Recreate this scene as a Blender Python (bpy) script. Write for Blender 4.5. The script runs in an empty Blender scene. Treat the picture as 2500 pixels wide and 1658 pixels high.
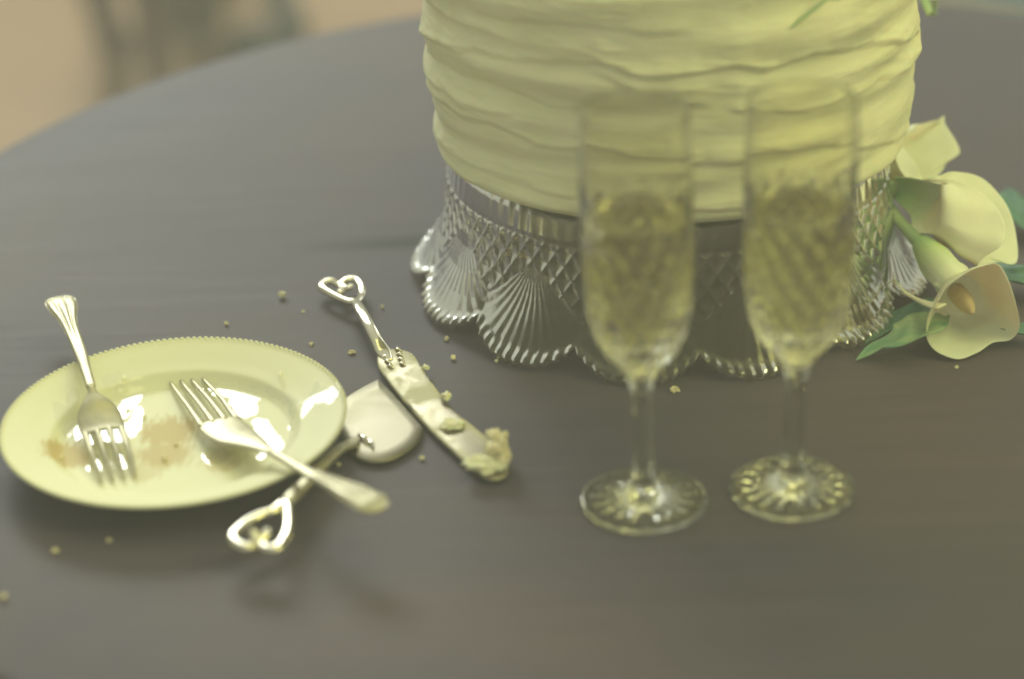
import bpy, math, random
import numpy as np
from mathutils import Matrix, Vector, noise as mnoise

sc = bpy.context.scene
random.seed(7)
RNG = np.random.default_rng(7)
CM = 0.01
rad = math.radians

# ------------------------------------------------------------------ camera
F_PX, PITCH, ROLL, CAM_H = 5903.0, 0.479, -0.039, 66.34      # full-frame 85 mm lens, heights in cm above the table top
W0, H0 = 2500.0, 1658.0
_fw = np.array([0, math.cos(PITCH), -math.sin(PITCH)])
_rt = np.array([1.0, 0, 0])
_up = np.cross(_rt, _fw)
CR = _rt * math.cos(ROLL) + _up * math.sin(ROLL)
CU = -_rt * math.sin(ROLL) + _up * math.cos(ROLL)
CAM = np.array([0, 0, CAM_H])
cam_d = bpy.data.cameras.new("camera")
cam = bpy.data.objects.new("camera", cam_d)
sc.collection.objects.link(cam)
cam.matrix_world = Matrix(((CR[0], CU[0], -_fw[0], 0), (CR[1], CU[1], -_fw[1], 0), (CR[2], CU[2], -_fw[2], CAM_H * CM), (0, 0, 0, 1)))
cam_d.sensor_width = 36
cam_d.lens = F_PX / W0 * 36
cam_d.clip_start = 0.05
cam_d.clip_end = 100
cam_d.dof.use_dof = True
cam_d.dof.focus_distance = 1.41
cam_d.dof.aperture_fstop = 2.3
cam_d.dof.aperture_blades = 8
sc.camera = cam

# ------------------------------------------------------------------ world, lamps, exposure
sc.view_settings.view_transform = 'Standard'
sc.view_settings.look = 'None'
sc.view_settings.gamma = 1
sc.view_settings.exposure = 0.62
world = bpy.data.worlds.new("World")
sc.world = world
world.use_nodes = True
bg = world.node_tree.nodes["Background"]
bg.inputs[0].default_value = (0.92, 0.94, 0.70, 1)
bg.inputs[1].default_value = 0.50


def area(name, loc, target, sx, sy, radiance, color, spread=180):
    l = bpy.data.lights.new(name, 'AREA')
    l.shape = 'RECTANGLE'
    l.size, l.size_y = sx * CM, sy * CM
    l.energy = radiance * math.pi * sx * sy * CM * CM
    l.color = color
    l.spread = rad(spread)
    o = bpy.data.objects.new(name, l)
    sc.collection.objects.link(o)
    o.location = Vector(loc) * CM
    o.rotation_euler = (Vector(target) - Vector(loc)).to_track_quat('-Z', 'Y').to_euler()
    return l


area("ceiling_light", (70, 150, 230), (10, 130, 0), 240, 180, 1.15, (1.0, 0.98, 0.28))
area("key_light", (240, 40, 170), (10, 137, 12), 130, 130, 5.0, (1.0, 0.98, 0.28))


def window(name, u, v, w, h, z=0.55, tilt=(0, 0, 1), far=560, radiance=15):
    """a bright window beyond the table, placed where the glazed plate mirrors it"""
    d = _fw * F_PX + CR * (u - W0 / 2) + CU * (H0 / 2 - v)
    p = CAM + d * ((z - CAM_H) / d[2])
    n = np.array(tilt, float)
    n /= np.linalg.norm(n)
    du = d / np.linalg.norm(d)
    r = du - 2 * (du @ n) * n
    return area(name, p + r * far, p, w, h, radiance, (0.95, 1.0, 0.90))


window("far_window", 420, 1035, 190, 110, radiance=19)
window("side_window", 795, 965, 110, 110, z=1.6, tilt=(-0.30, -0.02, 1), far=420, radiance=11)

sc.cycles.use_denoising = True
sc.cycles.sample_clamp_indirect = 6
sc.cycles.max_bounces = 16
sc.cycles.transmission_bounces = 14
sc.cycles.glossy_bounces = 6
sc.cycles.transparent_max_bounces = 16
sc.cycles.blur_glossy = 0.6
sc.cycles.pixel_filter_type = 'BLACKMAN_HARRIS'
sc.cycles.filter_width = 2.0


def at(u, v, z):
    """the place at height z (cm) that the photograph shows at pixel u, v"""
    d = _fw * F_PX + CR * (u - W0 / 2) + CU * (H0 / 2 - v)
    return CAM + d * ((z - CAM_H) / d[2])


def on_cyl(u, v, cx, cy, R):
    d = _fw * F_PX + CR * (u - W0 / 2) + CU * (H0 / 2 - v)
    ox, oy = -cx, -cy
    a = d[0] ** 2 + d[1] ** 2
    b = 2 * (ox * d[0] + oy * d[1])
    c = ox * ox + oy * oy - R * R
    q = b * b - 4 * a * c
    t = (-b - math.sqrt(max(q, 0))) / (2 * a)
    p = CAM + d * t
    return math.atan2(p[0] - cx, -(p[1] - cy)), p[2]          # angle 0 faces the camera side


# ------------------------------------------------------------------ materials
def mat(name, color, rough=0.5, metallic=0.0, **kw):
    m = bpy.data.materials.new(name)
    m.use_nodes = True
    b = m.node_tree.nodes["Principled BSDF"]
    b.inputs['Base Color'].default_value = (*color, 1)
    b.inputs['Roughness'].default_value = rough
    b.inputs['Metallic'].default_value = metallic
    for k, v in kw.items():
        b.inputs[k.replace('_', ' ')].default_value = v
    return m


def nd(m, t, **props):
    n = m.node_tree.nodes.new(t)
    for k, v in props.items():
        setattr(n, k, v)
    return n


def ln(m, a, b):
    m.node_tree.links.new(a, b)


def noise_color(m, scale, c1, c2, stretch=(1, 1, 1), detail=5, lo=0.35, hi=0.65, bump=0.0, bump_scale=None, rough=None):
    b = m.node_tree.nodes["Principled BSDF"]
    tc = nd(m, "ShaderNodeTexCoord")
    mp = nd(m, "ShaderNodeMapping")
    mp.inputs['Scale'].default_value = stretch
    n = nd(m, "ShaderNodeTexNoise")
    n.inputs['Scale'].default_value = scale
    n.inputs['Detail'].default_value = detail
    r = nd(m, "ShaderNodeValToRGB")
    r.color_ramp.elements[0].position = lo
    r.color_ramp.elements[1].position = hi
    r.color_ramp.elements[0].color = (*c1, 1)
    r.color_ramp.elements[1].color = (*c2, 1)
    ln(m, tc.outputs['Object'], mp.inputs[0])
    ln(m, mp.outputs[0], n.inputs['Vector'])
    ln(m, n.outputs[0], r.inputs[0])
    ln(m, r.outputs[0], b.inputs['Base Color'])
    if bump:
        n2 = nd(m, "ShaderNodeTexNoise")
        n2.inputs['Scale'].default_value = bump_scale or scale * 3
        n2.inputs['Detail'].default_value = 4
        bp = nd(m, "ShaderNodeBump")
        bp.inputs['Strength'].default_value = bump
        bp.inputs['Distance'].default_value = 0.002
        ln(m, mp.outputs[0], n2.inputs['Vector'])
        ln(m, n2.outputs[0], bp.inputs['Height'])
        ln(m, bp.outputs[0], b.inputs['Normal'])
    if rough:
        mr = nd(m, "ShaderNodeMapRange")
        mr.inputs['To Min'].default_value, mr.inputs['To Max'].default_value = rough
        ln(m, n.outputs[0], mr.inputs[0])
        ln(m, mr.outputs[0], b.inputs['Roughness'])
    return r.outputs[0], n.outputs[0]


M_table = mat("stained_wood", (0.15, 0.12, 0.16), 0.6, Specular_IOR_Level=0.22)
noise_color(M_table, 9, (0.078, 0.064, 0.096), (0.098, 0.080, 0.116), stretch=(0.9, 14, 14), detail=8, lo=0.3, hi=0.72,
            bump=0.08, bump_scale=30, rough=(0.52, 0.66))


def table_marks():
    """a soft dark streak behind the plate and faint broad mottling"""
    m = M_table
    b = m.node_tree.nodes["Principled BSDF"]
    src = b.inputs['Base Color'].links[0].from_socket
    tc = nd(m, "ShaderNodeTexCoord")
    n = nd(m, "ShaderNodeTexNoise"); n.inputs['Scale'].default_value = 3.2; n.inputs['Detail'].default_value = 4; n.inputs['Distortion'].default_value = 1.0
    ln(m, tc.outputs['Object'], n.inputs['Vector'])
    r = nd(m, "ShaderNodeValToRGB"); r.color_ramp.elements[0].position = .3; r.color_ramp.elements[1].position = .7
    r.color_ramp.elements[0].color = (.84, .92, 1.06, 1); r.color_ramp.elements[1].color = (1.18, 1.10, .92, 1)
    ln(m, n.outputs[0], r.inputs[0])
    mx = nd(m, "ShaderNodeMix", data_type='RGBA', blend_type='MULTIPLY'); mx.inputs[0].default_value = 1
    ln(m, src, mx.inputs[6]); ln(m, r.outputs[0], mx.inputs[7])
    out = mx.outputs[2]
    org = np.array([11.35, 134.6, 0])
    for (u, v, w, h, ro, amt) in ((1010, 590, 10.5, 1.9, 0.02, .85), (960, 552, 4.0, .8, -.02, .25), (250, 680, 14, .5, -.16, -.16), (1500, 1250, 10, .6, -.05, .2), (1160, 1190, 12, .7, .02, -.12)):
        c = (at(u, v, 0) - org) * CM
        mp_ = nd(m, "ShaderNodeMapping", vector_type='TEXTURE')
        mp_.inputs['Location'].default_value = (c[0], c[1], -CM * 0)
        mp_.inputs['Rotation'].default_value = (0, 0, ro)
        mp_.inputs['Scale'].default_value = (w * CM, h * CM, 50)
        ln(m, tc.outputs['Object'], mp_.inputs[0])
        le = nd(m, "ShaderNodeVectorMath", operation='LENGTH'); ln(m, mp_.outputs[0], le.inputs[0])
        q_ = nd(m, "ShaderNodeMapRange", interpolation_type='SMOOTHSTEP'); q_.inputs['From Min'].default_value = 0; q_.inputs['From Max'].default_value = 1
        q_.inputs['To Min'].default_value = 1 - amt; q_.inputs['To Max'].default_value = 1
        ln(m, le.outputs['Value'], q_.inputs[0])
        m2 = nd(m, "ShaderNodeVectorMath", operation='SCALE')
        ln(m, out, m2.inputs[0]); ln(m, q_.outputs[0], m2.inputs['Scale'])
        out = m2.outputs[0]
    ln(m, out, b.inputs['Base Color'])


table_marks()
M_floor = mat("tan_floor", (0.42, 0.26, 0.24), 0.5)
noise_color(M_floor, 1.6, (0.31, 0.185, 0.09), (0.38, 0.23, 0.115), stretch=(1, 1, 1), rough=(0.4, 0.6))
M_icing = mat("buttercream", (0.80, 0.74, 0.60), 0.55, Specular_IOR_Level=0.3, Subsurface_Weight=0.3, Subsurface_Scale=0.004)
noise_color(M_icing, 26, (0.80, 0.78, 0.52), (0.87, 0.85, 0.60), stretch=(1, 1, 2.2), detail=8, bump=0.22, bump_scale=60)
M_glass = mat("cut_crystal", (0.93, 0.87, 0.68), 0.12, IOR=1.42, Transmission_Weight=1.0)
M_flute = mat("flute_glass", (0.985, 0.98, 0.91), 0.01, IOR=1.48, Transmission_Weight=1.0)
M_wine = mat("champagne", (0.98, 0.945, 0.62), 0.0, IOR=1.34, Transmission_Weight=1.0)
M_silver = mat("silver", (0.86, 0.80, 0.70), 0.2, 0.72)
noise_color(M_silver, 90, (0.40, 0.37, 0.26), (0.50, 0.46, 0.32), rough=(0.30, 0.46), bump=0.04, bump_scale=200)
M_polish = mat("polished_silver", (0.92, 0.88, 0.76), 0.09, 1.0)
noise_color(M_polish, 60, (0.72, 0.67, 0.54), (0.80, 0.75, 0.62), rough=(0.06, 0.13))
M_cake = mat("cake_sponge", (0.74, 0.58, 0.30), 0.8)
noise_color(M_cake, 180, (0.74, 0.63, 0.36), (0.90, 0.84, 0.58), bump=0.8, bump_scale=500)
M_spathe = mat("calla_petal", (0.78, 0.66, 0.46), 0.5, Subsurface_Weight=0.25, Subsurface_Scale=0.01)
M_spathe.node_tree.nodes["Principled BSDF"].inputs['Subsurface Radius'].default_value = (1, .8, .5)
M_spadix = mat("calla_spadix", (0.55, 0.24, 0.07), 0.7)
noise_color(M_spadix, 300, (0.62, 0.46, 0.24), (0.70, 0.54, 0.30), bump=0.6, bump_scale=900)
M_stem = mat("pale_stem", (0.36, 0.52, 0.26), 0.45)
noise_color(M_stem, 40, (0.30, 0.46, 0.24), (0.46, 0.58, 0.30), stretch=(1, 1, 1))
M_leaf = mat("dark_leaf", (0.07, 0.22, 0.17), 0.4)
noise_color(M_leaf, 60, (0.05, 0.15, 0.13), (0.09, 0.22, 0.15), stretch=(3, 0.6, 1), bump=0.2)
M_leaf2 = mat("light_leaf", (0.20, 0.36, 0.20), 0.45)
noise_color(M_leaf2, 50, (0.10, 0.28, 0.18), (0.32, 0.42, 0.24), stretch=(0.8, 2.5, 1), bump=0.2)
M_legwood = mat("chair_wood", (0.16, 0.12, 0.15), 0.5)
noise_color(M_legwood, 8, (0.13, 0.095, 0.08), (0.19, 0.135, 0.105), stretch=(4, 4, 1))
M_cloth = mat("pale_cloth", (0.40, 0.42, 0.34), 0.9)
noise_color(M_cloth, 10, (0.24, 0.20, 0.12), (0.30, 0.27, 0.16))
M_bag = mat("dark_fabric", (0.05, 0.11, 0.15), 0.8)
noise_color(M_bag, 12, (0.06, 0.07, 0.08), (0.10, 0.10, 0.11))
M_rug = mat("teal_rug", (0.04, 0.11, 0.15), 0.9)
noise_color(M_rug, 6, (0.035, 0.095, 0.13), (0.05, 0.13, 0.17))
M_paper = mat("sticker_paper", (0.85, 0.75, 0.62), 0.6)
M_ink = mat("sticker_ink", (0.45, 0.22, 0.14), 0.6)


# ------------------------------------------------------------------ object helpers
ORIGIN = {}


def link(o):
    sc.collection.objects.link(o)
    return o


def tag(o, label, cat, group=None, kind=None):
    if label: o['label'] = label
    if cat: o['category'] = cat
    if group: o['group'] = group
    if kind: o['kind'] = kind
    return o


def thing(name, base, label, cat, group=None):
    o = link(bpy.data.objects.new(name, None))
    o.empty_display_size = 0.01
    o.location = Vector(base) * CM
    ORIGIN[o] = np.array(base, float)
    return tag(o, label, cat, group)


def mesh(name, verts, faces, material, parent=None, smooth=True, base=None):
    """verts in world cm; under its thing, or top-level with its origin at base"""
    v = np.asarray(verts, float)
    org = ORIGIN.get(parent)
    if org is None:
        org = np.array(base if base is not None else (v[:, 0].mean(), v[:, 1].mean(), v[:, 2].min()), float)
    me = bpy.data.meshes.new(name)
    me.from_pydata(((v - org) * CM).tolist(), [], faces)
    me.materials.append(material)
    if smooth:
        me.polygons.foreach_set('use_smooth', [True] * len(me.polygons))
    me.update()
    o = link(bpy.data.objects.new(name, me))
    ORIGIN[o] = org
    if parent is not None:
        o.parent = parent
    else:
        o.location = Vector(org) * CM
    return o


def grid_faces(n, m, wrap_m=True, flip=False, off=0):
    """n rows of m vertices"""
    f = []
    for i in range(n - 1):
        for j in range(m if wrap_m else m - 1):
            a = off + i * m + j
            b = off + i * m + (j + 1) % m
            q = (a, b, b + m, a + m)
            f.append(q[::-1] if flip else q)
    return f


def lathe(prof, seg, cx, cy, disp=None):
    """prof rows of (radius, z)"""
    th = np.arange(seg) / seg * 2 * math.pi
    V = []
    for r, z in prof:
        V.append(np.stack([cx + r * np.sin(th), cy - r * np.cos(th), np.full(seg, z)], 1))
    return np.concatenate(V), grid_faces(len(prof), seg)


def resample(pts, n, closed=False):
    """Catmull-Rom through the control points (rows of any width)"""
    P = np.asarray(pts, float)
    k = len(P)
    out = []
    segs = k if closed else k - 1
    ts = np.arange(n) / n * segs if closed else np.linspace(0, segs, n)
    for t in ts:
        i = min(int(t), segs - 1)
        f = t - i
        def g(j):
            return P[j % k] if closed else P[min(max(j, 0), k - 1)]
        p0, p1, p2, p3 = g(i - 1), g(i), g(i + 1), g(i + 2)
        out.append(0.5 * ((2 * p1) + (-p0 + p2) * f + (2 * p0 - 5 * p1 + 4 * p2 - p3) * f * f + (-p0 + 3 * p1 - 3 * p2 + p3) * f ** 3))
    return np.array(out)


def ribbon(ctrl, n=30, cs=16, closed=False, up=(0, 0, 1), sq=0.75, bend=0.0, rib=None):
    """ctrl rows (x, y, z, width, thickness): a bar with a rounded oblong section"""
    R = resample(ctrl, n, closed)
    P, Wd, Th = R[:, :3], R[:, 3], R[:, 4]
    T = (np.roll(P, -1, 0) - np.roll(P, 1, 0)) if closed else np.gradient(P, axis=0)
    T /= np.linalg.norm(T, axis=1)[:, None]
    upv = np.array(up, float)
    S = np.cross(T, upv)
    S /= np.linalg.norm(S, axis=1)[:, None] + 1e-9
    N = np.cross(S, T)
    a = np.arange(cs) / cs * 2 * math.pi
    ca = np.sign(np.cos(a)) * np.abs(np.cos(a)) ** sq
    sa = np.sign(np.sin(a)) * np.abs(np.sin(a)) ** sq
    V = []
    for i in range(n):
        w, t = Wd[i] / 2, Th[i] / 2
        off = bend * (ca ** 2) * w
        if rib is not None:
            off = off + rib(i / (n - 1), ca) * (sa > 0)
        V.append(P[i] + np.outer(ca * w, S[i]) + np.outer(sa * t + off, N[i]))
    V = np.concatenate(V)
    F = grid_faces(n, cs)
    if closed:
        F += [((n - 1) * cs + j, (n - 1) * cs + (j + 1) % cs, (j + 1) % cs, j) for j in range(cs)]
    else:
        F += [tuple(range(cs))[::-1], tuple(range((n - 1) * cs, n * cs))]
    return V, F


def slab(outline, z_top, z_bot, bevel=0.08, dome=0.0):
    """a flat solid from an outline (rows x, y), its heights per point or one number"""
    P = np.asarray(outline, float)
    n = len(P)
    zt = np.broadcast_to(np.asarray(z_top, float), (n,))
    zb = np.broadcast_to(np.asarray(z_bot, float), (n,))
    c = P.mean(0)
    d = P - c
    L = np.linalg.norm(d, axis=1)[:, None]
    inn = c + d * (1 - bevel / L)
    V = [np.c_[P, zb], np.c_[P, (zt + zb) / 2], np.c_[inn, zt]]
    for k in (0.75, 0.45, 0.2):
        V.append(np.c_[c + (inn - c) * k, zt * 1.0 + dome * (1 - k * k)])
    V.append(np.array([[c[0], c[1], zt.mean() + dome]]))
    V = np.concatenate(V)
    F = grid_faces(6, n)
    F += [(5 * n + j, 5 * n + (j + 1) % n, 6 * n) for j in range(n)]
    F += [tuple(range(n))[::-1]]
    return V, F


def merge(parts):
    V, F, o = [], [], 0
    for v, f in parts:
        V.append(np.asarray(v)); F += [tuple(i + o for i in q) for q in f]; o += len(v)
    return np.concatenate(V), F


def tri(x):
    return 2 * np.abs(x - np.floor(x + 0.5)) * 2 - 1


def fbm(x, y, z, s, o=3):
    return mnoise.fractal(Vector((x * s, y * s, z * s)), 1.0, 2.0, o)


# ------------------------------------------------------------------ setting: floor, rug, table
FZ = -75.0
fl = mesh("floor", [(-900, -300, FZ), (900, -300, FZ), (900, 1500, FZ), (-900, 1500, FZ)], [(0, 1, 2, 3)], M_floor, base=(0, 0, FZ))
tag(fl, None, None, kind='structure')

TX, TY, TR = 11.35, 134.6, 54.2
tab = thing("round_table", (TX, TY, FZ), "round dark stained wooden table carrying the cake, plate and glasses", "table")
prof = [(0.01, 0), (10, 0), (25, 0), (40, 0), (TR - 1.0, 0), (TR - 0.5, -0.08), (TR - 0.12, -0.35), (TR, -0.8), (TR, -1.8), (TR - .2, -2.3), (TR - .8, -2.6), (TR - 6, -2.7), (0.01, -2.7)]
v, f = lathe(prof, 160, TX, TY)
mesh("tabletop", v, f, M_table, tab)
v, f = lathe([(0.01, FZ + .2), (24, FZ + .2), (24, FZ + 2), (8, FZ + 5), (4, FZ + 10), (3.4, -45), (5.5, -30), (4, -12), (14, -4), (14, -2.75)], 40, TX, TY)
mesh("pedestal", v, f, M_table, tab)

# ------------------------------------------------------------------ cake
CX, CY, CRD = 9.95, 137.0, 14.2
cake = thing("wedding_cake", (CX, CY, 9.2), "tall round cake in rough spatula-swept buttercream standing on the crystal base", "cake")
ridge_px = [
    (0.62, [(1010, 55), (1080, 88), (1250, 128), (1450, 138), (1560, 168), (1660, 168), (1780, 148), (1850, 152), (1960, 118), (2100, 102), (2250, 72)]),
    (0.34, [(1020, 95), (1080, 140), (1200, 190), (1350, 245), (1470, 257), (1530, 262)]),
    (0.34, [(1420, 150), (1550, 205), (1640, 240), (1740, 248)]),
    (0.30, [(1740, 252), (1850, 267), (2000, 250), (2120, 185), (2248, 128)]),
    (0.42, [(1020, 190), (1100, 248), (1200, 292), (1300, 338), (1400, 352), (1560, 377), (1700, 387), (1850, 378), (2000, 356), (2170, 336), (2240, 300)]),
    (0.25, [(1040, 310), (1140, 380), (1230, 425), (1330, 455), (1430, 470)]),
    (0.30, [(1430, 455), (1600, 497), (1780, 500), (1900, 492), (2040, 455), (2150, 400), (2225, 345)]),
    (0.22, [(1700, 190), (1800, 200), (1950, 185), (2080, 150), (2240, 118)]),
    (0.30, [(1150, 8), (1300, 42), (1450, 55), (1640, 62), (1700, 60)]),
    (0.22, [(1060, 385), (1180, 440), (1300, 490), (1440, 515), (1560, 520)]),
    (0.22, [(1500, 205), (1650, 212), (1800, 218), (1900, 205)]),
]
ridges = []
for amp, pl in ridge_px:
    q = sorted(on_cyl(u, v, CX, CY, CRD) for u, v in pl)
    ridges.append((amp, np.array([a for a, _ in q]), np.array([b for _, b in q])))
for k in range(9):                                            # the far side, same hand
    a0 = 1.7 + (k % 3) * 1.1
    ridges.append((0.35, np.array([a0, a0 + .8, a0 + 1.7]), np.array([11.5 + k * 1.6, 11.2 + k * 1.6, 11.9 + k * 1.6])))
NT, NZ = 560, 230
th = np.linspace(-math.pi, math.pi, NT, endpoint=False)
zz = np.linspace(9.25, 27.6, NZ)
TH, ZZ = np.meshgrid(th, zz)
disp = np.zeros_like(TH)
wob = np.array([[fbm(math.sin(t) * 2, math.cos(t) * 2, z * .09, 3.5, 3) for t in th] for z in zz[::5]])
wob = np.repeat(wob, 5, 0)[:NZ]
wob2 = np.array([[mnoise.noise(Vector((math.sin(t) * 14, math.cos(t) * 14, z * 3.2))) for t in th] for z in zz])
wob3 = np.array([[mnoise.noise(Vector((math.sin(t) * 5, math.cos(t) * 5, z * .2 + 9))) for t in th] for z in zz])
for amp, ra, rz in ridges:
    for sh in (0, -2 * math.pi):
        T2 = TH + (2 * math.pi if sh else 0)
        if sh and ra.max() < math.pi: continue
        z0 = np.interp(T2, ra, rz) + 0.12 * wob2 + 0.34 * wob3
        win = np.clip((T2 - ra[0]) / 0.10, 0, 1) * np.clip((ra[-1] - T2) / 0.10, 0, 1)
        win = win * win * (3 - 2 * win) * (1 + 0.5 * wob)
        d = ZZ - z0
        above = np.exp(-np.clip(d, 0, 9) / 1.15) * (d >= 0)
        edge = np.clip(1 + d / 0.34, 0, 1) * (d < 0)
        below = -0.14 * np.exp(-np.clip(-d - .34, 0, 9) / 0.7) * (d < -.34)
        disp += amp * 0.46 * win * (above + edge + below)
# broad strokes, small tears
brk = np.array([[mnoise.noise(Vector((math.sin(t) * 1.6 + 4, math.cos(t) * 1.6, z * 0.75 - t * 0.35))) for t in th] for z in zz])
fine = np.array([[mnoise.noise(Vector((math.sin(t) * 7, math.cos(t) * 7, z * 5.0 + math.sin(t * 2) * 2))) for t in th] for z in zz])
disp += 0.46 * brk + 0.016 * fine * (1 + wob) + 0.05 * wob2 * np.clip(wob3 * 3, 0, 1)
RR = CRD + 0.08 + disp * 0.9
RR -= 0.45 * np.clip((9.9 - ZZ) / 0.65, 0, 1) ** 2 + 0.9 * np.clip((ZZ - 26.9) / 0.7, 0, 1) ** 2
RR += 0.10 * np.sin((ZZ - 9) / 18.0 * math.pi) + 0.16 + (ZZ - 15) * 0.030
V = np.stack([CX + 0.22 + RR * np.sin(TH), CY - RR * np.cos(TH), ZZ], 2).reshape(-1, 3)
F = grid_faces(NZ, NT)
# flat top and base
for rr in (12.5, 8, 3):
    V = np.concatenate([V, np.stack([CX + rr * np.sin(th), CY - rr * np.cos(th), 27.75 + 0.1 * np.sin(th * 5)], 1)])
nV = NZ * NT
F += [(nV - NT + j, nV - NT + (j + 1) % NT, nV + (j + 1) % NT, nV + j) for j in range(NT)]
F += grid_faces(3, NT, off=nV)
F += [tuple(range(nV + 2 * NT, nV + 3 * NT)), tuple(range(NT))[::-1]]
mesh("buttercream", V, F, M_icing, cake)

# ------------------------------------------------------------------ crystal base
stand = thing("crystal_cake_stand", (CX, CY, 0), "cut crystal cake stand with scalloped fan-cut skirt under the cake", "cake stand")
LOB = 13
SEG = LOB * 92
NS = 120
th = np.arange(SEG) / SEG * 2 * math.pi
VAL0 = rad(-25.0)                                              # a valley between two scallops
ph = ((th - VAL0) / (2 * math.pi / LOB)) % 1.0                # 0 valley .. 0.5 lobe middle
lc = 2 * ph - 1                                                # -1 .. 1 across a lobe
val = np.abs(lc) ** 2.4
prof_z = np.array([9.15, 8.6, 7.5, 6.0, 4.6, 3.2, 2.0, 1.0, 0.25])
prof_r = np.array([13.2, 13.5, 13.65, 13.7, 13.9, 14.3, 14.85, 15.4, 15.85])
s = np.linspace(0, 1, NS)
outer = np.zeros((NS, SEG, 3)); inner = np.zeros((NS, SEG, 3))
saw = tri(lc * 6.0)
for i, si in enumerate(s):
    z = 9.15 - 8.95 * si
    low = np.clip((4.6 - z) / 4.6, 0, 1) ** 1.5
    zr = z + low * (1.25 * val)                                # the hem lifts between scallops
    r = np.interp(z, prof_z[::-1], prof_r[::-1]) - low * 1.0 * val + low * 0.25 * (1 - val)
    wl_ = 2 * math.pi * 14.5 / LOB / 2
    dx = lc * wl_
    dy = 5.9 - z
    ang = np.arctan2(dx, max(dy, 0.001)) if dy > 0 else np.full(SEG, 9.0)
    fan = np.clip((0.86 - np.abs(ang)) / 0.06, 0, 1) * np.clip((np.hypot(dx, max(dy, 0)) - 0.5) / 0.5, 0, 1) * (dy > 0)
    ribs = np.abs(tri(ang / 0.135 * 0.5 + .25)) * 0.05 * np.clip(np.hypot(dx, dy) / 3.2, 0.25, 1)
    dia = np.maximum(np.abs(tri((dx + dy * .7) / 2.3)), np.abs(tri((dx - dy * .7) / 2.3)))
    band = 1.0 if z < 7.0 else max(0, 1 - (z - 7.0) / 0.15)
    crown = np.clip((9.0 - z) / .2, 0, 1) * np.clip((z - 7.1) / .4, 0, 1)
    cut = fan * ribs + (1 - fan) * band * (dia ** 2) * 0.13 + crown * 0.035 * (0.5 + 0.5 * np.cos(th * 91))
    r2 = r - 0.16 + cut
    hem = np.clip((z - 0.2) / -0.5 + 1, 0, 1)
    r2 = r2 + (0.36 + 0.13 * saw) * np.exp(-((z - 0.5) / 0.34) ** 2)
    zr2 = zr - 0.16 * hem * (saw * 0.5 + 0.5) + 0.0
    outer[i] = np.stack([CX + r2 * np.sin(th), CY - r2 * np.cos(th), np.maximum(zr2, 0.02)], 1)
    ri = r - 0.62
    zi = min(z, 8.5)
    inner[i] = np.stack([CX + ri * np.sin(th), CY - ri * np.cos(th), np.maximum(zi + low * 1.25 * val, 0.05)], 1)
V = np.concatenate([outer.reshape(-1, 3), inner[::-1].reshape(-1, 3)])
F = grid_faces(2 * NS, SEG)
nV = len(V)
F += [tuple(range(SEG))[::-1], tuple(range(nV - SEG, nV))]
mesh("scalloped_skirt", V, F, M_glass, stand, smooth=False)
# small printed sticker inside the skirt
c = at(1252, 627, 5.2)
a0, z0 = on_cyl(1252, 622, CX, CY, 12.7)
V, F = [], []
for (da, dz) in ((-1, 1), (1, 1), (1, -1), (-1, -1)):
    a = a0 + da * 0.052
    V.append((CX + 12.7 * math.sin(a), CY - 12.7 * math.cos(a), z0 + dz * 0.27 - da * 0.06))
    V.append((CX + 12.66 * math.sin(a), CY - 12.66 * math.cos(a), z0 + dz * 0.27 - da * 0.06))
st = mesh("sticker", V, [(0, 2, 4, 6), (1, 7, 5, 3), (0, 1, 3, 2), (2, 3, 5, 4), (4, 5, 7, 6), (6, 7, 1, 0)], M_paper, stand, smooth=False)
st['label'] = "tiny pale sticker with a brown stripe inside the crystal"
bars = []
for k, (x0, x1, zc) in enumerate(((-.9, .85, -.12), (-.8, .1, .1), (.25, .7, .1))):
    q = [(CX + 12.71 * math.sin(a0 + d * .05), CY - 12.71 * math.cos(a0 + d * .05), z0 + zc + e * .035 - d * .06) for d, e in ((x0, 1), (x1, 1), (x1, -1), (x0, -1))]
    bars.append((q, [(3, 2, 1, 0)]))
v, f = merge(bars)
mesh("print", v, f, M_ink, st, smooth=False)


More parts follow.
